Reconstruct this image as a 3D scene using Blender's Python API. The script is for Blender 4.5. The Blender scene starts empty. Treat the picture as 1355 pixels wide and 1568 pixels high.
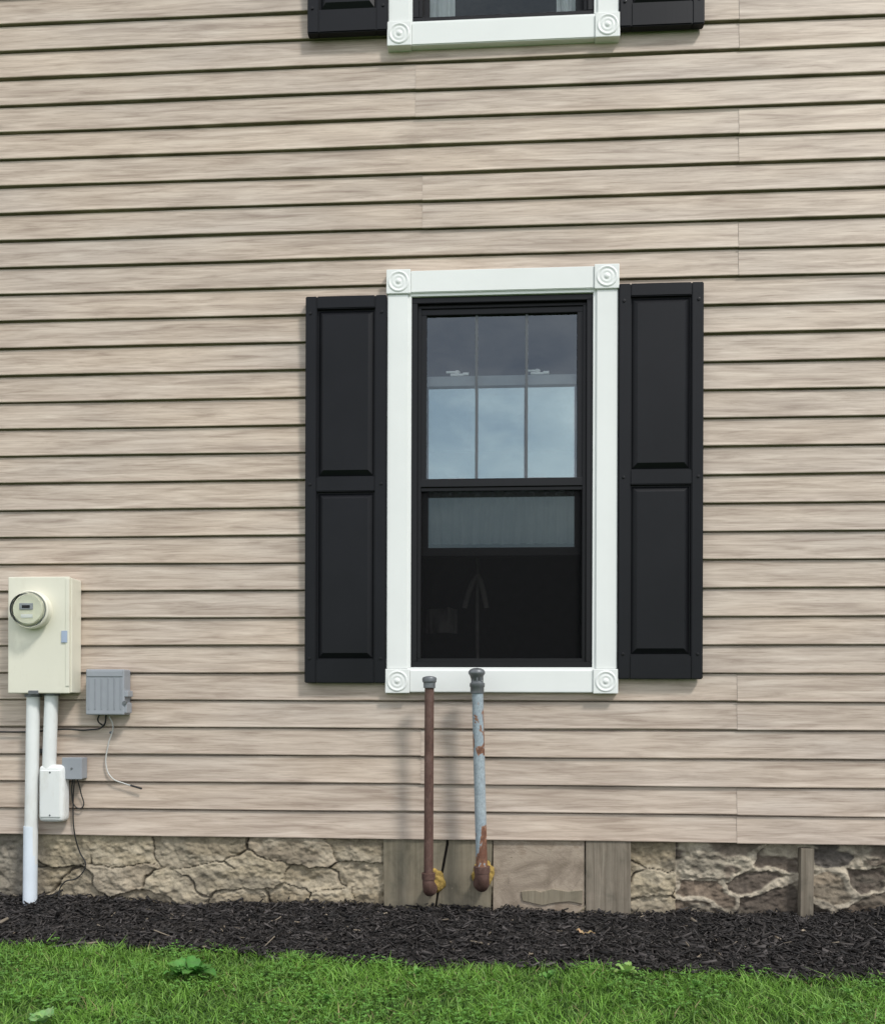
import bpy, bmesh, math, random
import numpy as np
from mathutils import Vector, Matrix, Euler
random.seed(7); rng=np.random.default_rng(11)
S=bpy.context.scene
S.view_settings.view_transform='Standard'; S.view_settings.look='None'; S.view_settings.exposure=0
# ---------------------------------------------------------------- camera
F=1305.0; HZ=1080.0; PW,PH=1355.0,1568.0
D=3.5; ZC=0.845
cam_d=bpy.data.cameras.new("camera"); cam=bpy.data.objects.new("camera",cam_d)
S.collection.objects.link(cam); S.camera=cam
cam_d.sensor_fit='HORIZONTAL'; cam_d.sensor_width=36; cam_d.lens=36*F/PW
cam_d.shift_y=(HZ-PH/2)/PW; cam_d.clip_start=0.05; cam_d.clip_end=500
RM=(Matrix.Rotation(math.radians(3.3),4,'Z')@Matrix.Rotation(math.radians(90),4,'X')@Matrix.Rotation(0.003,4,'Z'))
cam.matrix_world=Matrix.Translation((0,-D,ZC))@RM
R3=RM.to_3x3()
# survey of the elevation: photo measurements rectified onto a wall-parallel plane at depth y -> metres (X,Z)
def W(u,v,y=0.0):
    d=R3@Vector(((u-PW/2)/F,(HZ-v)/F,-1)); t=(y+D)/d.y
    return d.x*t, ZC+d.z*t
def RC(u0,v0,u1,v1,y=0.0):
    um,vm=(u0+u1)/2,(v0+v1)/2
    return W(u0,vm,y)[0],W(u1,vm,y)[0],W(um,v1,y)[1],W(um,v0,y)[1]   # x0,x1,z0,z1
# ---------------------------------------------------------------- node helpers
def mat(name):
    m=bpy.data.materials.new(name); m.use_nodes=True
    nt=m.node_tree; b=nt.nodes['Principled BSDF']; return m,nt,b
def N(nt,t,**k):
    n=nt.nodes.new(t)
    for a,v in k.items():
        if a in n.inputs.keys(): n.inputs[a].default_value=v
        else: setattr(n,a,v)
    return n
def ramp(nt,src,stops):
    r=nt.nodes.new('ShaderNodeValToRGB'); e=r.color_ramp.elements
    while len(e)<len(stops): e.new(0.5)
    for i,(p,c) in enumerate(stops):
        e[i].position=p; e[i].color=(c[0],c[1],c[2],1) if len(c)>2 else (c[0],c[0],c[0],1)
    nt.links.new(src,r.inputs['Fac']); return r
def mapped(nt,scale,coord='Object',off=None):
    tc=nt.nodes.new('ShaderNodeTexCoord'); mp=nt.nodes.new('ShaderNodeMapping'); mp.inputs['Scale'].default_value=scale
    src=tc.outputs[coord]
    if off:
        a=nt.nodes.new('ShaderNodeAttribute'); a.attribute_name=off
        ad=nt.nodes.new('ShaderNodeVectorMath'); nt.links.new(src,ad.inputs[0]); nt.links.new(a.outputs['Vector'],ad.inputs[1]); src=ad.outputs[0]
    nt.links.new(src,mp.inputs['Vector']); return mp.outputs['Vector']
def noise(nt,vec,scale,detail=5,rough=0.55,dist=0):
    n=N(nt,'ShaderNodeTexNoise'); n.inputs['Scale'].default_value=scale; n.inputs['Detail'].default_value=detail
    n.inputs['Roughness'].default_value=rough; n.inputs['Distortion'].default_value=dist
    nt.links.new(vec,n.inputs['Vector']); return n.outputs['Fac']
def mix(nt,a,b,fac,mode='MIX'):
    m=nt.nodes.new('ShaderNodeMix'); m.data_type='RGBA'; m.blend_type=mode
    for i,x in ((6,a),(7,b),(0,fac)):
        if hasattr(x,'links') : nt.links.new(x,m.inputs[i])
        elif i==0: m.inputs[0].default_value=x
        else: m.inputs[i].default_value=(*x,1)
    return m.outputs[2]
def bump(nt,b,h,strength,dist=0.002):
    bp=nt.nodes.new('ShaderNodeBump'); bp.inputs['Strength'].default_value=strength; bp.inputs['Distance'].default_value=dist
    nt.links.new(h,bp.inputs['Height']); nt.links.new(bp.outputs[0],b.inputs['Normal'])
def simple(name,col,rough=0.5,var=0.12,scale=12,bs=0.1,metal=0,dirt=None,spec=0.5):
    m,nt,b=mat(name); v=mapped(nt,(1,1,1))
    n=noise(nt,v,scale,4,0.6)
    lo=tuple(c*(1-var) for c in col); hi=tuple(min(1,c*(1+var)) for c in col)
    r=ramp(nt,n,[(0.3,lo),(0.7,hi)]); out=r.outputs[0]
    if dirt:
        n3=noise(nt,mapped(nt,(3,3,1)),6,6,0.7); r3=ramp(nt,n3,[(0.55,(0,)),(0.8,(1,))])
        out=mix(nt,out,dirt,r3.outputs[0])
    nt.links.new(out,b.inputs['Base Color'])
    b.inputs['Roughness'].default_value=rough; b.inputs['Metallic'].default_value=metal
    b.inputs['Specular IOR Level'].default_value=spec
    if bs>0.04: n2=noise(nt,v,scale*12,3,0.6); bump(nt,b,n2,bs,0.001)
    return m
# ---------------------------------------------------------------- materials
def siding_mat():
    m,nt,b=mat("vinyl_woodgrain_siding")
    v1=mapped(nt,(1.9,1,28),off='off'); a=noise(nt,v1,1.6,5,0.62,0.5)
    v2=mapped(nt,(5.5,1,170),off='off'); c=noise(nt,v2,1.5,5,0.68,0.4)
    v3=mapped(nt,(1.1,1,4),off='off'); d=noise(nt,v3,1.0,2,0.5,0)
    r1=ramp(nt,a,[(0.30,(0.345,0.272,0.218)),(0.43,(0.455,0.372,0.305)),(0.56,(0.56,0.468,0.39)),(0.72,(0.655,0.565,0.478))])
    r2=ramp(nt,c,[(0.30,(0.64,0.60,0.56)),(0.45,(0.93,0.92,0.90)),(0.68,(1.06,1.06,1.06))])
    r3=ramp(nt,d,[(0.3,(0.93,0.94,0.97)),(0.7,(1.04,1.02,1.0))])
    o=mix(nt,r1.outputs[0],r2.outputs[0],0.85,'MULTIPLY'); o=mix(nt,o,r3.outputs[0],1.0,'MULTIPLY')
    nt.links.new(o,b.inputs['Base Color']); b.inputs['Roughness'].default_value=0.55
    bump(nt,b,c,0.2,0.001); return m
M={}
M['siding']=siding_mat()
M['white']=simple("white_pvc_trim",(0.80,0.815,0.80),0.4,0.03,3,0.03)
M['hardware']=simple("white_hardware",(0.9,0.9,0.9),0.4,0.02,3,0.03)
M['black']=simple("black_vinyl",(0.008,0.008,0.009),0.35,0.1,20,0.03,spec=0.28)
def shutter_mat():
    m,nt,b=mat("shutter_paint"); v=mapped(nt,(60,60,4)); n=noise(nt,v,2,4,0.6)
    n2=noise(nt,mapped(nt,(1,1,1)),2.5,5,0.6)
    r=ramp(nt,n2,[(0.3,(0.0055,0.006,0.0075)),(0.75,(0.010,0.0105,0.013))]); nt.links.new(r.outputs[0],b.inputs['Base Color'])
    b.inputs['Roughness'].default_value=0.40; b.inputs['Specular IOR Level'].default_value=0.22; bump(nt,b,n,0.18,0.001); return m
M['shutter']=shutter_mat()
M['grey_rail']=simple("sash_rail_grey",(0.24,0.27,0.29),0.4)
M['mullion']=simple("grille_bar",(0.08,0.09,0.10),0.4)
M['cream']=simple("meter_enamel",(0.73,0.71,0.60),0.42,0.03,4,0.03,dirt=(0.66,0.63,0.52))
M['pvc']=simple("conduit_pvc",(0.74,0.76,0.75),0.4,0.05,5,0.03,dirt=(0.64,0.64,0.60))
M['grey']=simple("grey_plastic",(0.30,0.32,0.35),0.5,0.08,8,0.05)
M['dgrey']=simple("galvanised_steel",(0.16,0.17,0.18),0.45,0.25,30,0.1,0.4)
M['cable']=simple("cable_black",(0.02,0.02,0.02),0.5)
M['wwire']=simple("wire_white",(0.5,0.5,0.48),0.5)
M['foam']=simple("expanding_foam",(0.40,0.27,0.07),0.85,0.45,60,0.9)
M['label']=simple("label_blue",(0.35,0.42,0.55),0.5)
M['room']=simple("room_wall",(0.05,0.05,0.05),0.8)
M['curtain']=simple("curtain_fabric",(0.78,0.78,0.78),0.9,0.05,20)
M['cloth']=simple("dark_cloth",(0.10,0.09,0.085),0.9,0.4,9)
M['roof']=simple("roof_shingle",(0.05,0.05,0.05),0.9,0.3,30)
def glass_mat(name,base,tint):
    m,nt,b=mat(name); nt.nodes.remove(b); out=nt.nodes['Material Output']
    t=N(nt,'ShaderNodeBsdfTransparent'); t.inputs[0].default_value=(0.90,0.93,0.93,1)
    g=N(nt,'ShaderNodeBsdfGlossy'); g.inputs['Roughness'].default_value=0.0; g.inputs[0].default_value=(*tint,1)
    fr=N(nt,'ShaderNodeFresnel'); fr.inputs['IOR'].default_value=1.5
    ad=N(nt,'ShaderNodeMath',operation='ADD'); ad.inputs[1].default_value=base; nt.links.new(fr.outputs[0],ad.inputs[0])
    ms=N(nt,'ShaderNodeMixShader'); nt.links.new(ad.outputs[0],ms.inputs[0]); nt.links.new(t.outputs[0],ms.inputs[1]); nt.links.new(g.outputs[0],ms.inputs[2])
    nn=noise(nt,mapped(nt,(1,1,1)),2.2,2,0.5); bp=N(nt,'ShaderNodeBump'); bp.inputs['Strength'].default_value=0.25; bp.inputs['Distance'].default_value=0.006
    nt.links.new(nn,bp.inputs['Height']); nt.links.new(bp.outputs[0],g.inputs['Normal'])
    nt.links.new(ms.outputs[0],out.inputs[0]); return m
M['glass']=glass_mat("window_glass",0.075,(0.86,0.94,1))
M['glass2']=glass_mat("window_glass_lowe",0.29,(0.76,0.97,1.0))
M['glass3']=glass_mat("window_glass_plain",0.0,(0.84,0.94,1))
def screen_mat():
    m,nt,b=mat("insect_screen"); out=nt.nodes['Material Output']
    b.inputs['Base Color'].default_value=(0.010,0.010,0.011,1); b.inputs['Roughness'].default_value=0.8; b.inputs['Specular IOR Level'].default_value=0.1
    t=N(nt,'ShaderNodeBsdfTransparent'); ms=N(nt,'ShaderNodeMixShader'); ms.inputs[0].default_value=0.58
    nt.links.new(t.outputs[0],ms.inputs[1]); nt.links.new(b.outputs[0],ms.inputs[2]); nt.links.new(ms.outputs[0],out.inputs[0]); return m
M['screen']=screen_mat()
def meter_glass():
    m,nt,b=mat("meter_glass"); b.inputs['Base Color'].default_value=(0.97,0.98,0.94,1); b.inputs['Roughness'].default_value=0.03
    b.inputs['Transmission Weight'].default_value=1.0; b.inputs['IOR'].default_value=1.15; return m
M['mglass']=meter_glass()
def rust_mat(name,stops,scale=(14,14,7),zbias=None):
    m,nt,b=mat(name); v=mapped(nt,scale); n=noise(nt,v,1.0,8,0.62,0.6)
    if zbias:
        tc=nt.nodes.new('ShaderNodeTexCoord'); sp=nt.nodes.new('ShaderNodeSeparateXYZ'); nt.links.new(tc.outputs['Object'],sp.inputs[0])
        mr=nt.nodes.new('ShaderNodeValToRGB'); sc=nt.nodes.new('ShaderNodeMath'); sc.operation='MULTIPLY'; sc.inputs[1].default_value=1.0
        nt.links.new(sp.outputs[2],sc.inputs[0]); nt.links.new(sc.outputs[0],mr.inputs[0]); e=mr.color_ramp.elements
        while len(e)<len(zbias): e.new(0.5)
        for i,(p_,g_) in enumerate(zbias): e[i].position=p_; e[i].color=(g_,g_,g_,1)
        ad=nt.nodes.new('ShaderNodeMath'); ad.operation='ADD'; nt.links.new(n,ad.inputs[0]); nt.links.new(mr.outputs[0],ad.inputs[1])
        s2=nt.nodes.new('ShaderNodeMath'); s2.operation='SUBTRACT'; nt.links.new(ad.outputs[0],s2.inputs[0]); s2.inputs[1].default_value=0.5; n=s2.outputs[0]
    r=ramp(nt,n,stops); n2=noise(nt,mapped(nt,(90,90,60)),1.5,5,0.7)
    r2=ramp(nt,n2,[(0.3,(0.62,0.58,0.56)),(0.65,(1.12,1.1,1.08))])
    o=mix(nt,r.outputs[0],r2.outputs[0],0.85,'MULTIPLY'); nt.links.new(o,b.inputs['Base Color']); b.inputs['Roughness'].default_value=0.75
    bump(nt,b,n2,0.6,0.002); return m
M['rust']=rust_mat("brown_rusted_steel",[(0.25,(0.05,0.026,0.020)),(0.45,(0.10,0.052,0.04)),(0.6,(0.13,0.075,0.06)),(0.8,(0.18,0.115,0.10))],(22,22,14))
zr=lambda v: W(735,v,-0.125)[1]
M['peel']=rust_mat("peeling_blue_grey_paint",[(0.0,(0.27,0.10,0.05)),(0.37,(0.15,0.07,0.045)),(0.43,(0.30,0.15,0.085)),(0.447,(0.31,0.38,0.43)),(0.75,(0.38,0.45,0.49))],(20,20,9),
   zbias=[(zr(1345),0.42),(zr(1275),0.47),(zr(1255),0.60),(zr(1165),0.60),(zr(1150),0.40),(zr(1133),0.40),(zr(1115),0.50),(zr(1065),0.52)])
def board_mat(name,c0,c1,c2):
    m,nt,b=mat(name); v=mapped(nt,(38,38,1.8)); n=noise(nt,v,1.3,8,0.65,0.8)
    n2=noise(nt,mapped(nt,(1,1,1)),8,6,0.65,0.5)
    r=ramp(nt,n,[(0.3,c0),(0.5,c1),(0.72,c2)]); r2=ramp(nt,n2,[(0.3,(0.50,0.52,0.48)),(0.47,(0.88,0.88,0.83)),(0.68,(1.10,1.08,1.03))])
    o=mix(nt,r.outputs[0],r2.outputs[0],0.95,'MULTIPLY'); nt.links.new(o,b.inputs['Base Color']); b.inputs['Roughness'].default_value=0.85
    bump(nt,b,n,0.6,0.003); return m
M['board']=board_mat("weathered_board",(0.17,0.145,0.105),(0.225,0.196,0.147),(0.285,0.252,0.195))
M['board2']=board_mat("weathered_board_brown",(0.135,0.112,0.086),(0.21,0.18,0.145),(0.285,0.25,0.205))
M['crack']=simple("wood_split",(0.02,0.016,0.012),0.9)
def conc():
    m,nt,b=mat("parged_concrete"); v=mapped(nt,(1,1,1.6)); n=noise(nt,v,6,8,0.65,0.6); n2=noise(nt,v,120,4,0.6)
    r=ramp(nt,n,[(0.28,(0.17,0.135,0.095)),(0.42,(0.26,0.21,0.16)),(0.55,(0.38,0.315,0.245)),(0.62,(0.30,0.24,0.18)),(0.78,(0.22,0.165,0.12))])
    vo=nt.nodes.new('ShaderNodeTexVoronoi'); vo.feature='DISTANCE_TO_EDGE'; vo.inputs['Scale'].default_value=7; nt.links.new(v,vo.inputs['Vector'])
    rr=ramp(nt,vo.outputs['Distance'],[(0.0,(0.5,)),(0.012,(1,))])
    o=mix(nt,r.outputs[0],rr.outputs[0],0.35,'MULTIPLY')
    nt.links.new(o,b.inputs['Base Color']); b.inputs['Roughness'].default_value=0.9
    bump(nt,b,n2,0.5,0.003); return m
M['conc']=conc()
def vcol_mat(name,rough=0.9,bs=0.6,bscale=90,transl=0,mul=True,spec=0.5):
    m,nt,b=mat(name); a=N(nt,'ShaderNodeAttribute'); a.attribute_name='Col'; o=a.outputs['Color']
    b.inputs['Specular IOR Level'].default_value=spec
    if mul:
        n=noise(nt,mapped(nt,(1,1,1)),bscale*0.35,7,0.7); r=ramp(nt,n,[(0.3,(0.62,0.6,0.58)),(0.5,(0.95,0.95,0.95)),(0.7,(1.25,1.24,1.22))])
        o=mix(nt,o,r.outputs[0],1.0,'MULTIPLY'); n2=noise(nt,mapped(nt,(1,1,1)),bscale,6,0.7); bump(nt,b,n2,bs,0.004)
    nt.links.new(o,b.inputs['Base Color']); b.inputs['Roughness'].default_value=rough
    if transl:
        t=N(nt,'ShaderNodeBsdfTranslucent'); nt.links.new(o,t.inputs[0]); ms=N(nt,'ShaderNodeMixShader'); ms.inputs[0].default_value=transl
        nt.links.new(b.outputs[0],ms.inputs[1]); nt.links.new(t.outputs[0],ms.inputs[2]); nt.links.new(ms.outputs[0],nt.nodes['Material Output'].inputs[0])
    return m
M['stone']=vcol_mat("rubble_stone",0.92,0.8,80)
M['mulch']=vcol_mat("bark_mulch",0.65,0,50,0,False,0.35)
M['grass']=vcol_mat("grass_blades",0.5,0,50,0.3,False,0.4)
def soil():
    m,nt,b=mat("mulch_soil"); n=noise(nt,mapped(nt,(1,1,1)),60,5,0.7)
    r=ramp(nt,n,[(0.35,(0.006,0.005,0.005)),(0.65,(0.025,0.021,0.019))]); nt.links.new(r.outputs[0],b.inputs['Base Color'])
    b.inputs['Roughness'].default_value=0.95; bump(nt,b,n,1.0,0.01); return m
M['soil']=soil()
def lawn():
    m,nt,b=mat("lawn_ground"); n=noise(nt,mapped(nt,(1,1,1)),30,5,0.7)
    r=ramp(nt,n,[(0.35,(0.02,0.05,0.008)),(0.65,(0.05,0.12,0.02))]); nt.links.new(r.outputs[0],b.inputs['Base Color'])
    b.inputs['Roughness'].default_value=0.95; return m
M['lawn']=lawn()
# ---------------------------------------------------------------- object helpers
def empty(name,parent=None):
    o=bpy.data.objects.new(name,None); S.collection.objects.link(o); o.parent=parent; return o
def finish(name,me,m,parent=None,smooth=False):
    o=bpy.data.objects.new(name,me); S.collection.objects.link(o)
    if m: me.materials.append(m)
    if smooth:
        for p in me.polygons: p.use_smooth=True
    o.parent=parent; return o
def addbox(bm,x0,x1,y0,y1,z0,z1):
    vs=[bm.verts.new((x,y,z)) for x in (x0,x1) for y in (y0,y1) for z in (z0,z1)]
    for f in ((0,1,3,2),(4,6,7,5),(0,4,5,1),(2,3,7,6),(0,2,6,4),(1,5,7,3)): bm.faces.new([vs[i] for i in f])
def box(name,x0,x1,y0,y1,z0,z1,m,parent=None,bev=0.0015,seg=2,rot=0):
    bm=bmesh.new(); addbox(bm,x0,x1,y0,y1,z0,z1)
    if bev: bmesh.ops.bevel(bm,geom=bm.edges[:],offset=bev,segments=seg,affect='EDGES',profile=0.6)
    if rot:
        c=Vector(((x0+x1)/2,(y0+y1)/2,(z0+z1)/2)); bmesh.ops.rotate(bm,cent=c,matrix=Matrix.Rotation(rot,3,'Y'),verts=bm.verts[:])
    bmesh.ops.recalc_face_normals(bm,faces=bm.faces[:])
    me=bpy.data.meshes.new(name); bm.to_mesh(me); bm.free(); return finish(name,me,m,parent)
def boxes(name,lst,m,parent=None,bev=0.0015):
    bm=bmesh.new()
    for b in lst:
        t=bmesh.new(); addbox(t,*b)
        if bev: bmesh.ops.bevel(t,geom=t.edges[:],offset=bev,segments=2,affect='EDGES')
        me=bpy.data.meshes.new("t"); t.to_mesh(me); t.free(); bm.from_mesh(me); bpy.data.meshes.remove(me)
    bmesh.ops.recalc_face_normals(bm,faces=bm.faces[:])
    me=bpy.data.meshes.new(name); bm.to_mesh(me); bm.free(); return finish(name,me,m,parent)
def ring(name,x0,x1,z0,z1,w,y0,y1,m,parent,bev=0.0015):
    return boxes(name,[(x0,x1,y0,y1,z1-w,z1),(x0,x1,y0,y1,z0,z0+w),(x0,x0+w,y0,y1,z0+w,z1-w),(x1-w,x1,y0,y1,z0+w,z1-w)],m,parent,bev)
def lathe(name,prof,loc,axis,m,parent=None,seg=40):
    """prof: (radius, height along axis)"""
    vs=[];fs=[];n=len(prof)
    for i in range(seg):
        a=2*math.pi*i/seg
        for r,h in prof: vs.append((r*math.cos(a),r*math.sin(a),h))
    for i in range(seg):
        j=(i+1)%seg
        for k in range(n-1): fs.append((i*n+k,j*n+k,j*n+k+1,i*n+k+1))
    me=bpy.data.meshes.new(name); me.from_pydata(vs,[],fs)
    q=Vector((0,0,1)).rotation_difference(Vector(axis)); me.transform(Matrix.Translation(loc)@q.to_matrix().to_4x4())
    bm=bmesh.new(); bm.from_mesh(me); bmesh.ops.remove_doubles(bm,verts=bm.verts[:],dist=1e-6); bmesh.ops.recalc_face_normals(bm,faces=bm.faces[:]); bm.to_mesh(me); bm.free()
    o=finish(name,me,m,parent,True); md=o.modifiers.new("e",'EDGE_SPLIT'); md.split_angle=math.radians(40); return o
def tube(name,pts,r,m,parent=None,smooth=True):
    c=bpy.data.curves.new(name,'CURVE'); c.dimensions='3D'; c.bevel_depth=r; c.bevel_resolution=6; c.resolution_u=10; c.use_fill_caps=True
    s=c.splines.new('BEZIER'); s.bezier_points.add(len(pts)-1)
    for b,p in zip(s.bezier_points,pts):
        b.co=p; b.handle_left_type=b.handle_right_type='AUTO' if smooth else 'VECTOR'
    o=bpy.data.objects.new(name,c); S.collection.objects.link(o); c.materials.append(m); o.parent=parent; return o
def fastmesh(name,v,q,m,parent=None,col=None):
    me=bpy.data.meshes.new(name); me.vertices.add(len(v)); me.vertices.foreach_set('co',v.astype(np.float32).ravel())
    me.loops.add(q.size); me.loops.foreach_set('vertex_index',q.astype(np.int32).ravel())
    me.polygons.add(len(q)); me.polygons.foreach_set('loop_start',(np.arange(len(q))*4).astype(np.int32))
    me.update(calc_edges=True)
    if col is not None:
        a=me.color_attributes.new('Col','FLOAT_COLOR','POINT'); c=np.ones((len(v),4),np.float32); c[:,:3]=col; a.data.foreach_set('color',c.ravel())
    return finish(name,me,m,parent)
def hsh(ix,iy,s): return np.mod(np.sin(ix*127.1+iy*311.7+s*74.7)*43758.5453,1.0)
def vn(x,y,s=0):
    ix=np.floor(x);iy=np.floor(y);fx=x-ix;fy=y-iy;fx=fx*fx*(3-2*fx);fy=fy*fy*(3-2*fy)
    return (hsh(ix,iy,s)*(1-fx)+hsh(ix+1,iy,s)*fx)*(1-fy)+(hsh(ix,iy+1,s)*(1-fx)+hsh(ix+1,iy+1,s)*fx)*fy
def fbm(x,y,s=0,o=4):
    t=0;a=0.5
    for i in range(o): t=t+a*vn(x*2**i,y*2**i,s+i*13); a*=0.5
    return t
# ================================================================ HOUSE
house=empty("vinyl_sided_house")
# window geometry (metres, from survey)
tx0=(W(592,430,-.035)[0]+W(590,1045,-.035)[0])/2; tx1=(W(949,420,-.035)[0]+W(945,1045,-.035)[0])/2
tz0=W(770,1062,-.035)[1]; tz1=W(770,409,-.035)[1]
uz0=W(773,64,-.035)[1]; uz1=uz0+(tz1-tz0)
BW=0.094   # trim board width
ox0,ox1=tx0+BW,tx1-BW
holes=[(ox0,ox1,tz0+BW,tz1-BW),(ox0,ox1,uz0+BW,uz1-BW)]
# siding -----------------------------------------------------------
P=0.1143; ZB=W(650,1286)[1]
XL,XR=-6.0,6.0; NR=46
seamA=W(1129,700)[0]; seamB=W(646,700)[0]
seams={0:[seamA],1:[seamB],2:[seamA],4:[seamB+1.9],6:[],10:[seamA],11:[seamB],12:[seamA],13:[seamB-0.03],14:[seamA],8:[seamA+1.0]}
vs=[];fs=[];off=[]
def clip(pts,lo,hi):
    out=[]
    for i in range(len(pts)-1):
        (y0,z0),(y1,z1)=pts[i],pts[i+1]
        zt,zb=max(z0,z1),min(z0,z1)
        if zb>=hi or zt<=lo: continue
        def at(z):
            t=(z-z0)/(z1-z0) if abs(z1-z0)>1e-9 else 0; return (y0+(y1-y0)*t,z)
        a=(y0,z0) if lo<=z0<=hi else at(min(max(z0,lo),hi)); b=(y1,z1) if lo<=z1<=hi else at(min(max(z1,lo),hi))
        out.append((a,b))
    return out
for r in range(NR):
    pn=r//2; b=ZB+r*P
    prof=[(0.012,b+P+0.010),(0.012,b+P-0.0038),(0.002,b+P-0.0052),(-0.0012,b+P-0.0075),(-0.0055,b+P*0.50),(-0.0098,b+0.012),(-0.0114,b+0.004),(-0.0108,b+0.001),(-0.009,b),(-0.007,b+0.001),(-0.007,b+0.004),(0.012,b+0.0045)]
    sm=sorted(seams.get(pn,[])+[random.uniform(-5.5,-2.6),random.uniform(2.6,5.5)])
    cuts=[XL]+sm+[XR]
    for si in range(len(cuts)-1):
        a,c=cuts[si],cuts[si+1]; proud=-0.0018*(si%2==0); dz=0.0024*(si%2)
        if si%2==0 and c!=XR: c+=0.028
        o=(hsh(pn*1.0,si*3.1,5)*40,r*7.31,hsh(pn*2.3,si*1.7,9)*40)
        xs=sorted(set(list(np.arange(a,c,0.27))+[c]+[x for x in (ox0,ox1) if a<x<c]))
        wob=[ (0.0011*math.sin(x*2.1+r*1.3)+0.0008*math.sin(x*5.3+r*2.9), 0.0007*math.sin(x*3.7+r)) for x in xs]
        for k in range(len(xs)-1):
            x0,x1=xs[k],xs[k+1]; xm=(x0+x1)/2; rngs=[(b-1,b+P+1)]
            for h in holes:
                if h[0]<xm<h[1] and h[2]<b+P+0.004 and h[3]>b:
                    rngs=[]
                    if b<h[2]: rngs.append((b-1,h[2]))
                    if b+P>h[3]: rngs.append((h[3],b+P+1))
            for lo,hi in rngs:
                for (p0,p1) in clip(prof,lo,hi):
                    i=len(vs)
                    for x,(wz,wy) in ((x0,wob[k]),(x1,wob[k+1])):
                        for p in (p0,p1): vs.append((x,p[0]+proud+wy,p[1]+dz+wz)); off.append(o)
                    fs.append((i,i+1,i+3,i+2))
me=bpy.data.meshes.new("siding"); me.from_pydata(vs,[],fs)
at=me.attributes.new('off','FLOAT_VECTOR','POINT'); at.data.foreach_set('vector',np.array(off,np.float32).ravel())
finish("siding",me,M['siding'],house)
# rest of the house body
TOP=ZB+NR*P
boxes("side_and_back_walls",[(XL-0.1,XL,-0.02,8,0.0,TOP),(XR,XR+0.1,-0.02,8,0.0,TOP),(XL,XR,7.9,8,0.0,TOP)],M['siding'],house,0)
boxes("corner_posts",[(XL-0.11,XL+0.1,-0.04,-0.021,ZB,TOP),(XR-0.1,XR+0.11,-0.04,-0.021,ZB,TOP)],M['white'],house)
me=bpy.data.meshes.new("roof"); e=0.45
me.from_pydata([(XL-e,-e,TOP),(XR+e,-e,TOP),(XR+e,4,TOP+2.6),(XL-e,4,TOP+2.6),(XL-e,8+e,TOP),(XR+e,8+e,TOP)],[],[(0,1,2,3),(3,2,5,4),(0,3,4),(1,5,2),(0,4,5,1)])
finish("roof",me,M['roof'],house)
# interior rooms
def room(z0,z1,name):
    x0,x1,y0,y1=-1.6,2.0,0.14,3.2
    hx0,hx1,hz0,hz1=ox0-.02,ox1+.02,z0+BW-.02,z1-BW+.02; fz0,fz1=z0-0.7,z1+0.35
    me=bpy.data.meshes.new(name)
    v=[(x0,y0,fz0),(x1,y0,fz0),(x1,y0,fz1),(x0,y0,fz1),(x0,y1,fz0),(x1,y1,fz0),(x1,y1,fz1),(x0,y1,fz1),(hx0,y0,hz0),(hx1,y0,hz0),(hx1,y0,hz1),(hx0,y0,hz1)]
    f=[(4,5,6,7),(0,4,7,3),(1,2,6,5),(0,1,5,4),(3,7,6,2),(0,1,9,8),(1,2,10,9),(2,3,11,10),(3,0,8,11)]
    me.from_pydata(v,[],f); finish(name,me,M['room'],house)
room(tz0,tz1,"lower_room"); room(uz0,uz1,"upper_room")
PX=0.00268
def curtain(name,x0,x1,z0,z1,y,parent,amp=0.012,n=9,m='curtain'):
    nx=220;nz=12;x=np.linspace(0,1,nx);z=np.linspace(0,1,nz);X,Z=np.meshgrid(x,z)
    ph=X*n*2*math.pi+1.3*np.sin(X*5+Z*1.2)
    v=np.stack([x0+X*(x1-x0),y+amp*np.sin(ph)*(0.6+0.4*Z)+0.3*amp*np.sin(ph*2.3),z0+Z*(z1-z0)],-1).reshape(-1,3)
    i=np.arange((nz-1)*nx).reshape(nz-1,nx)[:,:-1].ravel(); q=np.stack([i,i+1,i+nx+1,i+nx],1)
    o=fastmesh(name,v,q,M[m],parent)
    for p in o.data.polygons:p.use_smooth=True
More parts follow.
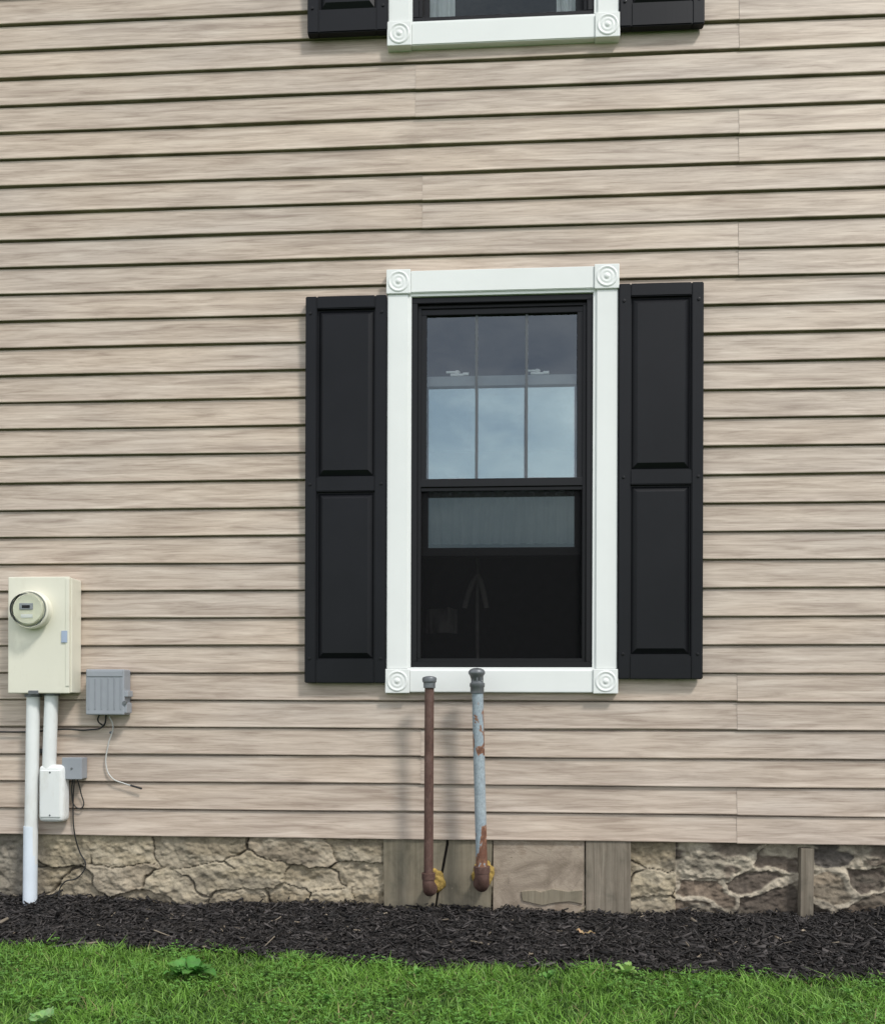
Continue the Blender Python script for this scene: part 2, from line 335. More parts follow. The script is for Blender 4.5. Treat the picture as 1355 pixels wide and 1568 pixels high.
def window(name,z0,raised):
    w=empty(name,house); z1=z0+(tz1-tz0); x0,x1=tx0,tx1; bl=0.099
    yb=-0.0; yf=-0.036
    e=0.004
    boxes("trim_boards",[(x0+e,x0+BW-.004,yf,yb,z0+bl,z1-bl),(x1-BW+.004,x1-e,yf,yb,z0+bl,z1-bl),(x0+bl,x1-bl,yf,yb,z0+e,z0+BW),(x0+bl,x1-bl,yf,yb,z1-BW,z1-e)],M['white'],w,0.003)
    ix0,ix1,iz0,iz1=x0+BW-.004,x1-BW+.004,z0+BW,z1-BW
    ring("trim_lip",ix0-0.002,ix1+0.002,iz0-0.002,iz1+0.002,0.014,-0.028,0.02,M['white'],w,0.001)
    for cx in (x0,x1-bl):
        for cz in (z0,z1-bl):
            box("corner_block",cx,cx+bl,-0.043,yb,cz,cz+bl,M['white'],w,0.003)
            c=(cx+bl/2,-0.043,cz+bl/2)
            lathe("rosette",[(0.043,-0.003),(0.043,0.001),(0.040,0.003),(0.036,0.003),(0.033,0.0006),(0.028,0.0004),(0.024,0.002),(0.020,0.0022),(0.016,0.0006),(0.011,0.001),(0.008,0.0035),(0.004,0.0045),(0.0,0.005)],c,(0,-1,0),M['white'],w)
    a0,a1,c0,c1=ix0+.012,ix1-.012,iz0+.012,iz1-.012
    ring("frame_outer",a0,a1,c0,c1,0.024,-0.018,0.12,M['black'],w,0.002)
    ring("frame_step",a0+.024,a1-.024,c0+.024,c1-.024,0.014,0.000,0.12,M['black'],w,0.0015)
    s0,s1=a0+.034,a1-.034; zt=c1-.036; zb=c0+.034
    zm=z0+ (1062-738)*PX*1.0
    ring("upper_sash",s0,s1,zm-0.018,zt,0.026,0.008,0.045,M['black'],w)
    g0,g1=s0+.026,s1-.026
    box("meeting_rail",s0-.003,s1+.003,0.002,0.050,zm-0.018,zm+0.016,M['black'],w,0.002)
    for k in (1,2):
        xm=g0+(g1-g0)*k/3
        box("grille_bar",xm-.0055,xm+.0055,0.017,0.020,zm+.008,zt-.026,M['mullion'],w,0.0005)
    def pane(nm,xa,xb,za,zb_,y,m):
        me=bpy.data.meshes.new(nm); me.from_pydata([(xa,y,za),(xb,y,za),(xb,y,zb_),(xa,y,zb_)],[],[(0,1,2,3)]); finish(nm,me,m,w)
    pane("upper_glass",g0,g1,zm+.008,zt-.026,0.021,M['glass'])
    lift=0.435 if raised else 0.0
    lz0=zb+lift; lz1=lz0+(zm-zb)+0.02
    ring("lower_sash",s0-.004,s1+.004,lz0,lz1,0.034,0.054,0.085,M['black'],w)
    box("lower_sash_top_rail",s0+.022,s1-.022,0.0515,0.0875,lz1-.040,lz1+.002,M['grey_rail'],w,0.002)
    pane("lower_glass",s0+.028,s1-.028,lz0+.032,lz1-.036,0.068,M['glass2'] if raised else M['glass3'])
    H=M['hardware']
    for t in (0.20,0.74):
        xl=g0+(g1-g0)*t; zz=lz1+0.002
        box("lock_base",xl-.028,xl+.028,0.048,0.080,zz,zz+.010,H,w,0.003)
        lathe("lock_cam",[(0.014,0.0),(0.014,0.012),(0.010,0.016),(0.0,0.016)],(xl,0.062,zz+.008),(0,0,1),H,w,24)
        box("lock_lever",xl-.046,xl+.012,0.048,0.058,zz+.012,zz+.021,H,w,0.003)
        box("lock_keeper",xl+.024,xl+.050,0.048,0.070,zz+.002,zz+.014,H,w,0.003)
        box("tilt_latch",xl-.036,xl+.036,0.028,0.040,zm+.0165,zm+.025,H,w,0.003)
    ring("screen_frame",s0-.009,s1+.009,zb-.010,zm-.019,0.014,0.010,0.022,M['black'],w)
    if raised: pane("screen",s0+.005,s1-.005,zb+.004,zm-.033,0.016,M['screen'])
    return w,zm,zb,zt,g0,g1
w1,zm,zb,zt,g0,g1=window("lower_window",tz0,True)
curtain("moire_folds",g0-.02,g1+.02,zm-0.235,zm-0.01,0.108,w1,0.015,12)  # pale folds added behind the sash to imitate wavy moire of the screen reflection
# things standing inside the lower room
zi=W(730,840,0.3)[1]; xi=W(731,900,0.3)[0]
tube("curtain_pole",[(xi,0.3,zi-0.55),(xi,0.3,zi+0.1)],0.008,M['cloth'],w1,False)
for a in (-0.5,0.35):
    tube("tied_cloth",[(xi,0.29,zi-.12),(xi+0.05*math.sin(a),0.28,zi-.16),(xi+0.12*math.sin(a),0.27,zi-.27)],0.012,M['cloth'],w1)
curtain("draped_cloth",W(652,950,.3)[0],W(700,950,.3)[0],W(680,970,.3)[1],W(680,932,.3)[1],0.3,w1,0.04,1.3,'cloth')
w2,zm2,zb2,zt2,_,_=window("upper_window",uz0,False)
curtain("curtain_left",g0-.03,W(697,15,.10)[0],zb2,zt2,0.10,w2,0.010,3)
curtain("curtain_right",W(852,15,.10)[0],g1+.03,zb2,zt2,0.10,w2,0.010,3)
# shutters ----------------------------------------------------------
def frustum(bm,x0,x1,z0,z1,y0,y1,ins):
    a=[bm.verts.new(p) for p in ((x0,y0,z0),(x1,y0,z0),(x1,y0,z1),(x0,y0,z1))]
    b=[bm.verts.new(p) for p in ((x0+ins,y1,z0+ins),(x1-ins,y1,z0+ins),(x1-ins,y1,z1-ins),(x0+ins,y1,z1-ins))]
    bm.faces.new(b)
    for i in range(4): bm.faces.new((a[i],a[(i+1)%4],b[(i+1)%4],b[i]))
def shutter(x0,x1,z0,z1,zmid):
    s=empty("shutter",house); st=0.047; tr=0.052; br=0.095; mr=0.030
    yb,ym,yf=-0.010,-0.030,-0.046
    box("backing",x0+.004,x1-.004,ym,yb,z0+.004,z1-.004,M['shutter'],s,0.001)
    boxes("stiles_and_rails",[(x0,x0+st,yf,yb-.001,z0,z1),(x1-st,x1,yf,yb-.001,z0,z1),(x0+st,x1-st,yf,yb-.001,z1-tr,z1),(x0+st,x1-st,yf,yb-.001,z0,z0+br),(x0+st,x1-st,yf,yb-.001,zmid-mr,zmid+mr)],M['shutter'],s,0.0035)
    bm=bmesh.new()
    for a,b in ((z0+br,zmid-mr),(zmid+mr,z1-tr)):
        g=0.006; frustum(bm,x0+st+g,x1-st-g,a+g,b-g,ym,yf+.002,0.022)
    bmesh.ops.recalc_face_normals(bm,faces=bm.faces[:])
    me=bpy.data.meshes.new("raised_panels"); bm.to_mesh(me); bm.free(); finish("raised_panels",me,M['shutter'],s)
    for x in (x0+.02,x1-.02):
        for z in (z0+.10,z1-.07,zmid):
            lathe("screw",[(0.0065,0),(0.006,0.003),(0.0,0.0045)],(x,yf,z),(0,-1,0),M['black'],s,12)
    return s
a=RC(467,452,591,1046,-.046); b=RC(947,432,1077,1040,-.046)
shutter(a[0],a[1],a[2],a[3],W(530,741,-.046)[1])
shutter(b[0],b[1],b[2],b[3],W(1012,730,-.046)[1])
zs1=W(535,47,-.046)[1]; zs2=W(1015,37,-.046)[1]
shutter(a[0]+.004,a[1]+.002,zs1,zs1+1.6,zs1+.83); shutter(b[0],b[1],zs2,zs2+1.6,zs2+.83)
# ================================================================ foundation
gx=np.arange(-3.2,3.2,0.004); gz=np.arange(-0.12,ZB+0.03,0.004); X,Z=np.meshgrid(gx,gz)
seedpx=[(25,1310),(70,1345),(100,1300),(118,1352),(190,1300),(180,1348),(290,1298),(258,1360),(228,1378),(340,1345),(400,1340),(395,1375),(475,1306),(440,1372),(480,1345),(550,1300),(545,1336),(515,1378),(572,1378),
 (985,1350),(1010,1310),(1075,1365),(1085,1330),(1110,1300),(1145,1350),(1200,1320),(1190,1375),(1265,1355),(1285,1310),(1330,1350),(1345,1310),(1040,1390),(640,1340),(720,1340),(800,1340),(880,1340),(940,1340)]
seeds=[W(u,v,0.035) for u,v in seedpx]
for sx in (list(np.arange(-3.3,W(0,1340)[0]-.05,0.24))+list(np.arange(W(1355,1340)[0]+.08,3.3,0.24))):
    for sz in (0.04,0.17): seeds.append((sx+random.uniform(-.09,.09),sz+random.uniform(-.04,.04)))
seeds=np.array(seeds)
right=(X>0.75)
wx=X+0.07*(fbm(X*6,Z*8,1)-.47)+0.022*(fbm(X*30,Z*30,3)-.47); wz=Z+0.05*(fbm(X*7,Z*6,2)-.47)+0.020*(fbm(X*32,Z*32,4)-.47)
ds=np.stack([(np.abs(wx-s[0])*0.42)**4+(np.abs(wz-s[1]))**4 for s in seeds])**0.25
idx=np.argsort(ds,axis=0)[:2]; d1=np.take_along_axis(ds,idx[:1],0)[0]; d2=np.take_along_axis(ds,idx[1:2],0)[0]; cid=idx[0]
edge=d2-d1
m1=vn(X*6,Z*8,8)
gapw=np.where(right,0.022*(0.35+1.2*m1),0.0055*np.clip((m1-0.25)*3.2,0.0,1.5))
t=np.clip(edge/np.maximum(gapw,1e-4),0,1); tt=t*t*(3-2*t)
# mortar-filled (no crack) joints stay flush on the left side
tt=np.where(right,np.clip((tt-.45)*3.2,0,1),1-(1-tt)*np.clip((m1-0.25)*5,0,1))
cellh=hsh(cid*1.0,cid*0.0,3)
rough=fbm(X*12,Z*18,5)*0.024+fbm(X*50,Z*60,6)*0.012+np.abs(fbm(X*25,Z*34,7)-.47)*0.024
h=np.where(right, 0.014+tt*(0.018*cellh-0.012), tt*0.016+cellh*0.026)+rough-0.008
pal_l=np.array([(0.32,0.265,0.18),(0.37,0.31,0.215),(0.28,0.235,0.165),(0.39,0.33,0.23),(0.33,0.275,0.20)])
pal_r=np.array([(0.135,0.108,0.085),(0.175,0.135,0.10),(0.27,0.22,0.16),(0.105,0.092,0.08),(0.19,0.155,0.12)])
ci=(cellh*4.99).astype(int)
col=np.where(right[...,None],pal_r[ci],pal_l[ci])
n1=fbm(X*6,Z*9,21)[...,None]; col=col*(0.62+0.80*n1)
mort_r=np.array((0.44,0.385,0.30)); mort_l=np.array((0.075,0.06,0.042))
mr_=mort_r*(0.7+.6*fbm(X*20,Z*20,61)[...,None])
col=np.where(right[...,None],mr_*(1-tt[...,None])+col*tt[...,None],mort_l*(1-tt[...,None])+col*tt[...,None])
sm=np.clip((fbm(X*6+3,Z*11,33,5)-np.where(right,0.55,0.50))*14,0,1)[...,None]*np.where(right,0.85,0.35)[...,None]; pc=np.array((0.48,0.425,0.33))*(0.75+0.5*fbm(X*30,Z*30,35)[...,None]); col=col*(1-sm)+pc*sm
h=h+np.where(right,sm[...,0]*0.006,0)
dk=np.clip((fbm(X*4+8,Z*10,51)-0.54)*9,0,1)[...,None]*0.5; col=col*(1-dk)+np.array((0.10,0.09,0.07))*dk
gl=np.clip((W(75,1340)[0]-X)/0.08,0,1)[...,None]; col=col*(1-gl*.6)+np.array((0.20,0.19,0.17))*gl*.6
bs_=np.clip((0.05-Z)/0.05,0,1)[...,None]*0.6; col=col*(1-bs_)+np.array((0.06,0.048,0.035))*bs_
Y=0.052-h
nx=len(gx);nz=len(gz); i=np.arange((nz-1)*nx).reshape(nz-1,nx)[:,:-1].ravel(); q=np.stack([i,i+1,i+nx+1,i+nx],1)
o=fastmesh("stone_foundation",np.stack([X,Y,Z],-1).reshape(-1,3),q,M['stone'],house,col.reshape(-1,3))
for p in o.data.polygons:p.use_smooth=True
boxes("foundation_ends",[(XL,-3.19,0.03,0.2,-.1,ZB+.02),(3.19,XR,0.03,0.2,-.1,ZB+.02)],M['conc'],house,0)
box("sill_plate",XL,XR,0.013,0.06,ZB+0.012,ZB+0.06,M['board2'],house,0)
def rbox(nm,u0,v0,u1,v1,y0,y1,m,rot=0,bev=0.002):
    r=RC(u0,v0,u1,v1,y0); return box(nm,r[0],r[1],y0,y1,r[2],r[3],m,house,bev,2,rot)
def wedge(nm,quad,y0,y1,m):
    pts=[W(u,v,y0) for u,v in quad]; bm=bmesh.new()
    a_=[bm.verts.new((p[0],y0,p[1])) for p in pts]; b_=[bm.verts.new((p[0],y1,p[1])) for p in pts]
    bm.faces.new(a_); bm.faces.new(b_[::-1])
    for k in range(len(pts)): bm.faces.new((a_[k],a_[(k+1)%len(pts)],b_[(k+1)%len(pts)],b_[k]))
    bmesh.ops.recalc_face_normals(bm,faces=bm.faces[:]); bmesh.ops.bevel(bm,geom=bm.edges[:],offset=0.0012,segments=1,affect='EDGES')
    me=bpy.data.meshes.new(nm); bm.to_mesh(me); bm.free(); return finish(nm,me,m,house)
BB=-0.002
wedge("access_board",[(587,1270),(684,1270),(683,1292),(676,1330),(670,1360),(661,1420),(588,1420)],BB,0.05,M['board'])
wedge("access_board",[(685.5,1270),(754,1270),(751,1420),(664,1420),(673,1360),(680,1330),(687,1292)],BB+.003,0.05,M['board'])
wedge("split",[(682,1285),(692,1288),(672,1420),(660,1420)],0.012,0.05,M['crack'])
rbox("parged_patch",755,1270,895,1420,0.004,0.055,M['conc'],0)
wedge("split_plank",[(798,1366),(820,1364),(828,1367),(845,1362),(870,1366),(892,1364),(892,1385),(872,1381),(850,1383),(830,1387),(800,1380)],-0.003,0.012,M['board'])
rbox("access_board",897,1270,966,1420,-0.004,0.05,M['board2'],-0.004)
rbox("stake_board",1226,1300,1246,1420,-0.008,0.03,M['board2'],0.01)
# ================================================================ electric meter
mb=empty("electric_meter")
yf=-0.105
r=RC(12,883,106,1062,yf)
box("cabinet",r[0]+.004,r[1]+.004,yf+.014,-0.010,r[2]+.003,r[3]-.004,M['cream'],mb,0.004)
box("cover",r[0],r[1],yf,yf+.0145,r[2],r[3],M['cream'],mb,0.005,3)
box("cover_hinge_strip",r[1]-.014,r[1]+.001,yf-.003,yf+.004,r[2]+.03,r[3]-.01,M['cream'],mb,0.0015)
box("bottom_latch",W(47,0,yf)[0],W(62,0,yf)[0],yf-.004,yf+.01,r[2]-.004,r[2]+.012,M['dgrey'],mb,0.002)
lb=RC(94,966,103,984,yf-.004); box("sticker",lb[0],lb[1],yf-.005,yf-.0032,lb[2],lb[3],M['label'],mb,0.0003)
mx,mz=W(46,934,yf-.03)
lathe("meter_collar",[(0.078,-0.004),(0.078,0.004),(0.074,0.020),(0.078,0.022),(0.079,0.034),(0.074,0.038),(0.070,0.036)],(mx,yf,mz),(0,-1,0),M['cream'],mb)
lathe("meter_base",[(0.0,0.03),(0.066,0.03),(0.072,0.02)],(mx,yf,mz),(0,-1,0),M['grey'],mb)
lathe("meter_dial",[(0.0,0.050),(0.056,0.050),(0.060,0.045),(0.060,0.03)],(mx,yf,mz),(0,-1,0),simple("dial_face",(0.70,0.70,0.56),0.5),mb)
lathe("meter_glass",[(0.0,0.078),(0.05,0.077),(0.062,0.072),(0.068,0.06),(0.070,0.034)],(mx,yf,mz),(0,-1,0),M['mglass'],mb)
box("display",mx-.030,mx+.026,yf-.054,yf-.0505,mz-.002,mz+.024,M['grey'],mb,0.002)
box("display_digits",mx-.018,mx+.014,yf-.0555,yf-.0538,mz+.004,mz+.016,M['black'],mb,0.0005)
box("nameplate",mx-.024,mx+.024,yf-.052,yf-.0502,mz-.034,mz-.020,M['white'],mb,0.0005)
cy=-0.055
x,z=W(51,1066,cy); xb,zb_=W(47,1383,cy)
tube("ground_conduit",[(x,cy,z),(xb-.003,cy,-0.03)],0.0265,M['pvc'],mb,False)
x2,z2=W(47,1265,cy); tube("conduit_lower_blue",[(x2,cy,z2),(xb-.003,cy,-0.03)],0.028,simple("conduit_pvc_blue",(0.70,0.77,0.84),0.4,0.05),mb,False)  # thin outer tube that makes the lower conduit bluer, no separate fitting
for (u,zt_) in ((51,z),(79,W(79,1064,cy)[1])):
    xx=W(u,1064,cy)[0]; lathe("conduit_hub",[(0.024,-0.006),(0.033,-0.006),(0.033,0.006),(0.0,0.006)],(xx,cy,zt_+.002),(0,0,1),M['dgrey'],mb,24)
xx,zz=W(79,1064,cy); x3,z3=W(75,1185,cy)
tube("riser_conduit",[(xx,cy,zz),(x3,cy,z3)],0.027,M['pvc'],mb,False)
c=RC(57,1172,96,1260,-.085)
box("conduit_body",c[0],c[1],-0.083,-0.016,c[2],c[3],M['pvc'],mb,0.026,8)
box("conduit_body_cover",c[0]+.012,c[1]-.012,-0.086,-0.080,c[2]+.022,c[3]-.022,M['pvc'],mb,0.0025,3)
for zz_ in (c[2]+.030,c[3]-.030): lathe("cover_screw",[(0.004,0),(0.003,0.002),(0,0.002)],((c[0]+c[1])/2,-0.086,zz_),(0,-1,0),M['dgrey'],mb,10)
boxes("conduit_strap",[(x-.05,x+.05,-0.016,-0.0115,W(50,1150,0)[1]-.01,W(50,1150,0)[1]+.01)],M['dgrey'],mb)
# telephone network interface box
nb=empty("telephone_junction_box"); yy=-0.075
r=RC(131,1025,190,1095,yy)
box("case",r[0],r[1],yy,-0.010,r[2],r[3],M['grey'],nb,0.006,3)
boxes("lid_ribs",[(r[0]+.012+i*(r[1]-r[0]-.028)/5,r[0]+.016+i*(r[1]-r[0]-.028)/5,yy-.003,yy+.001,r[2]+.022,r[3]-.035) for i in range(6)],M['grey'],nb,0.001)
box("lid_band",r[0]+.006,r[1]-.006,yy-.003,yy+.001,r[3]-.030,r[3]-.008,M['grey'],nb,0.0015)
box("latch",r[1]-.004,r[1]+.014,yy+.004,-.02,r[2]+.075,r[2]+.10,M['grey'],nb,0.003)
box("latch",r[1]-.004,r[1]+.010,yy+.004,-.02,r[2]+.008,r[2]+.05,M['grey'],nb,0.003)
lathe("latch_screw",[(0.008,-.01),(0.008,0.003),(0,0.003)],(r[1]+.002,yy,r[2]+.05),(0,-1,0),M['dgrey'],nb,16)
def wp(u,v,y): a=W(u,v,y); return (a[0],y,a[1])
tube("cable",[wp(-60,1119,-.02),wp(40,1121,-.021),wp(100,1117,-.02),wp(135,1118,-.02),wp(158,1112,-.022),wp(163,1092,-.03)],0.0035,M['cable'],nb)
tube("cable_loop",[wp(158,1112,-.022),wp(150,1104,-.03),wp(152,1095,-.04)],0.003,M['cable'],nb)
tube("phone_wire",[wp(165,1093,-.03),wp(173,1112,-.022),wp(166,1140,-.02),wp(163,1175,-.02),wp(172,1192,-.022),wp(190,1200,-.022),wp(213,1207,-.024)],0.0028,M['wwire'],nb)
lathe("wire_clip",[(0.0,0),(0.006,0),(0.005,0.006),(0,0.008)],wp(170,1122,-.012),(0,-1,0),M['dgrey'],nb,12)
tube("wire_end",[wp(200,1203,-.023),wp(217,1208,-.026)],0.0042,M['cable'],nb)
# small bonding box
jb=empty("bonding_block_box"); r=RC(96,1161,125,1193,-.06)
box("case",r[0],r[1],-0.058,-0.010,r[2],r[3],M['grey'],jb,0.003)
box("lid",r[0]-.002,r[1]+.002,-0.064,-0.057,r[2]-.002,r[3]+.002,M['grey'],jb,0.003)
lathe("screw",[(0.005,0),(0.004,0.003),(0,0.003)],((r[0]+r[1])/2,-0.064,(r[2]+r[3])/2),(0,-1,0),M['dgrey'],jb,12)
tube("wire_loop",[wp(112,1190,-.05),wp(110,1215,-.03),wp(116,1236,-.02),wp(126,1237,-.02),wp(124,1215,-.022),wp(118,1192,-.04)],0.0026,M['cable'],jb)
tube("ground_wire",[wp(114,1192,-.045),wp(112,1230,-.022),wp(114,1275,-.02),wp(122,1305,-.0),wp(131,1325,-.0),wp(118,1345,-.0),wp(98,1352,-.0),wp(90,1372,-.01),wp(100,1395,-.02)],0.0028,M['cable'],jb)
# ================================================================ oil tank pipes
py=-0.125
fp=empty("oil_fill_pipe")
xt,zt1=W(657.5,1045,py); xb2,zb2_=W(656,1355,py)
tube("riser",[(xt,py,zt1),(xb2,py,zb2_)],0.0185,M['rust'],fp,False)
lathe("cap",[(0.0185,-0.03),(0.024,-0.028),(0.024,-0.008),(0.028,-0.004),(0.029,0.008),(0.026,0.014),(0.014,0.018),(0.0,0.019)],(xt,py,zt1+.006),(0,0,1),M['dgrey'],fp,28)
tube("elbow",[(xb2,py,zb2_+.03),(xb2,py,zb2_-.004),(xb2+.001,py+.020,zb2_-.026),(xb2+.004,0.03,zb2_-.028)],0.0235,M['rust'],fp)
lathe("elbow_collar",[(0.0185,-0.013),(0.027,-0.012),(0.027,0.012),(0.0185,0.013)],(xb2,py,zb2_+.034),(0,0,1),M['rust'],fp,28)
lathe("elbow_collar",[(0.0185,-0.014),(0.028,-0.012),(0.028,0.012),(0.0185,0.014)],(xb2+.003,py+.055,zb2_-.028),(0,1,0),M['rust'],fp,28)
def foam(name,c,r,parent,sd=0):
    bm=bmesh.new(); bmesh.ops.create_icosphere(bm,subdivisions=5,radius=1)
    for v in bm.verts:
        n=float(fbm(np.array(v.co.x*2.5+5+sd),np.array(v.co.z*2.5+v.co.y*2),7)); s=1+0.7*(n-.5); v.co=Vector((v.co.x*r*s,v.co.y*.02*s,v.co.z*r*1.15*s))+Vector(c)
    me=bpy.data.meshes.new(name); bm.to_mesh(me); bm.free(); finish(name,me,M['foam'],parent,True)
foam("foam_seal",(xb2+.016,0.0,zb2_-.010),0.044,fp)
vp=empty("oil_vent_pipe")
xt,zt2=W(731,1056,py); xb3,zb3=W(738,1345,py)
tube("riser",[(xt,py,zt2),(xb3,py,zb3)],0.0225,M['peel'],vp,False)
lathe("vent_neck",[(0.0225,-0.02),(0.027,-0.018),(0.027,0.004),(0.030,0.008),(0.030,0.020),(0.022,0.026),(0.022,0.03)],(xt-.001,py,zt2+.004),(0,0,1),M['dgrey'],vp,28)
boxes("vent_cage",[(xt-.001+0.022*math.cos(k)-.0022,xt-.001+0.022*math.cos(k)+.0022,py+0.022*math.sin(k)-.0022,py+0.022*math.sin(k)+.0022,zt2+.028,zt2+.066) for k in np.arange(0,6.28,0.785)],M['dgrey'],vp,0)
lathe("vent_cap",[(0.018,0.024),(0.028,0.052),(0.033,0.058),(0.033,0.066),(0.028,0.074),(0.016,0.080),(0.0,0.082)],(xt-.003,py,zt2+.004),(0,0,1),M['dgrey'],vp,28)
tube("elbow",[(xb3,py,zb3+.03),(xb3,py,zb3-.004),(xb3-.001,py+.020,zb3-.028),(xb3-.004,0.03,zb3-.030)],0.029,M['rust'],vp)
lathe("elbow_collar",[(0.0225,-0.014),(0.032,-0.012),(0.032,0.012),(0.0225,0.014)],(xb3,py,zb3+.034),(0,0,1),M['rust'],vp,28)
lathe("elbow_collar",[(0.0225,-0.014),(0.033,-0.012),(0.033,0.012),(0.0225,0.014)],(xb3-.003,py+.06,zb3-.030),(0,1,0),M['rust'],vp,28)
foam("foam_seal",(xb3+.004,0.0,zb3-.006),0.047,vp,4)
# ================================================================ ground
def edge_y(x):  # lawn / mulch boundary
    return np.interp(x,[-3,-1.7,-1.2,-0.6,0,0.6,1.3,3],[-0.57,-0.59,-0.63,-0.70,-0.74,-0.78,-0.80,-0.84])+0.05*(fbm(x*5,x*0+2,3)-.47)+0.018*np.sin(x*5)
def mound(x,y):
    return 0.006+0.05*(fbm(x*3,y*3+9,12)-.45)+0.026*(fbm(x*12,y*12,15)-.45)+0.02*np.clip((y+0.45)/0.45,0,1)*np.sin(x*2.4+2.2)+np.clip((y+0.35)/0.35,0,1)*np.interp(x,[-2,-1.5,-.6,0,.5,1.0,1.8],[0.035,0.02,-0.012,-0.025,-0.010,0.012,0.034])
me=bpy.data.meshes.new("lawn"); L=150
me.from_pydata([(-L,-L,-0.03),(L,-L,-0.03),(L,L,-0.03),(-L,L,-0.03)],[],[(0,1,2,3)]); lawn_o=finish("lawn",me,M['lawn'])
# near lawn turf crown, slightly above the surrounding sheet
sx=np.arange(-6,6,0.05); t_=np.linspace(0,1,30); SX,T=np.meshgrid(sx,t_); SY=edge_y(SX)+0.01-4.0*T**1.5; SZ=-0.006-0.018*T+0.0*SX; SZ[0]=-0.05
nx=len(sx); i=np.arange(29*nx).reshape(29,nx)[:,:-1].ravel(); q=np.stack([i,i+1,i+nx+1,i+nx],1)
fastmesh("turf",np.stack([SX,SY,SZ],-1).reshape(-1,3),q,M['lawn'],lawn_o)
mul=empty("mulch_bed")
sx=np.arange(-6,6,0.02); t_=np.linspace(0,1,46); SX,T=np.meshgrid(sx,t_); SY=0.09+(edge_y(SX)-0.05-0.09)*T
SZ=mound(SX,SY)-np.clip((T-0.9)*10,0,1)*0.02
nx=len(sx); i=np.arange(45*nx).reshape(45,nx)[:,:-1].ravel(); q=np.stack([i,i+1,i+nx+1,i+nx],1)
fastmesh("soil",np.stack([SX,SY,SZ],-1).reshape(-1,3),q,M['soil'],mul)
n=36000; x=rng.uniform(-3.2,3.2,n); ey=edge_y(x); y=0.03+(ey-0.04-0.03)*rng.random(n)
z=mound(x,y)+rng.uniform(-0.004,0.014,n)
ln=rng.lognormal(-4.0,0.58,n)+0.005; wd=rng.uniform(0.0010,0.0032,n)*(1+ln*22); th=rng.uniform(0.0006,0.0018,n)
az=rng.uniform(0,6.283,n); pt=rng.normal(0,0.36,n); rl=rng.uniform(0,3.14,n)
d=np.stack([np.cos(az)*np.cos(pt),np.sin(az)*np.cos(pt),np.sin(pt)],1)
up=np.array([0,0,1.0]); s_=np.cross(d,up); s_/=np.linalg.norm(s_,axis=1)[:,None]; u_=np.cross(s_,d)
s2=s_*np.cos(rl)[:,None]+u_*np.sin(rl)[:,None]; u2=np.cross(s2,d)
c=np.stack([x,y,z],1); V=[]
for (a,b_,e_) in ((-1,-1,-1),(-1,1,-1),(-1,1,1),(-1,-1,1),(1,-1,-1),(1,1,-1),(1,1,1),(1,-1,1)):
    tp=0.45 if a>0 else 1.0
    V.append(c+d*(a*ln/2)[:,None]+s2*(b_*wd*tp)[:,None]+u2*(e_*th)[:,None])
V=np.stack(V,1).reshape(-1,3); base=(np.arange(n)*8)[:,None,None]
Q=(base+np.array([(0,3,2,1),(4,5,6,7),(0,1,5,4),(1,2,6,5),(2,3,7,6),(3,0,4,7)])[None]).reshape(-1,4)
br=rng.lognormal(0,0.6,n)[:,None]; cc=np.array((0.0200,0.0178,0.0172))*br
lt=rng.random(n)<0.010; cc[lt]=np.array((0.24,0.20,0.15))*rng.uniform(0.5,1.3,(lt.sum(),1))
md=rng.random(n)<0.15; cc[md]=np.array((0.062,0.055,0.052))*rng.uniform(0.6,1.4,(md.sum(),1))
fastmesh("bark_shreds",V,Q,M['mulch'],mul,np.repeat(np.clip(cc,0,0.5),8,0))
# grass blades
n=135000; x=rng.uniform(-3.0,3.0,n); ey=edge_y(x); y=ey-(rng.random(n)**1.08)*1.2
fr=np.clip((ey-y)/0.03,0.15,1); stray=rng.normal(0,0.012,n); y=y+stray
cl=fbm(x*9,y*9,41); cl2=fbm(x*26,y*26,47)
hgt=(0.013+0.024*rng.random(n)+0.035*(cl-.45)+0.03*(cl2-.45))*(0.7+.3*fr)*rng.choice([1,1,1,1,1,1.4],n); hgt=np.maximum(hgt,0.007)
az=rng.uniform(0,6.283,n)+0*x; lean=rng.uniform(0.3,1.6,n)*hgt; wd=rng.uniform(0.0009,0.0021,n)
dx,dy=np.cos(az),np.sin(az); fa=az+rng.uniform(0.6,2.5,n); wx_,wy_=np.cos(fa)*wd,np.sin(fa)*wd
def row(t,wf): 
    cx=x+dx*lean*t*t; cy_=y+dy*lean*t*t; cz=hgt*(t-0.25*t*t*lean/hgt)-0.004
    return [np.stack([cx-wx_*wf,cy_-wy_*wf,cz],1),np.stack([cx+wx_*wf,cy_+wy_*wf,cz],1)]
V=np.stack(row(0,0.8)+row(0.5,1.0)+row(1.0,0.12),1).reshape(-1,3); base=(np.arange(n)*6)[:,None,None]
Q=(base+np.array([(0,1,3,2),(2,3,5,4)])[None]).reshape(-1,4)
pal=np.array([(0.135,0.29,0.035),(0.175,0.345,0.055),(0.10,0.23,0.03),(0.22,0.38,0.08),(0.15,0.31,0.045)])
cc=pal[rng.integers(0,5,n)]*(0.35+0.8*cl+0.65*cl2)[:,None]*rng.uniform(0.7,1.25,(n,1))
dr=rng.random(n)<0.025; cc[dr]=np.array((0.36,0.31,0.15))*rng.uniform(.6,1.1,(dr.sum(),1))
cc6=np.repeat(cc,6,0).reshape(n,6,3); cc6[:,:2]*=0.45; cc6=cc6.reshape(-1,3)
fastmesh("grass_blades",V,Q,M['grass'],lawn_o,cc6)
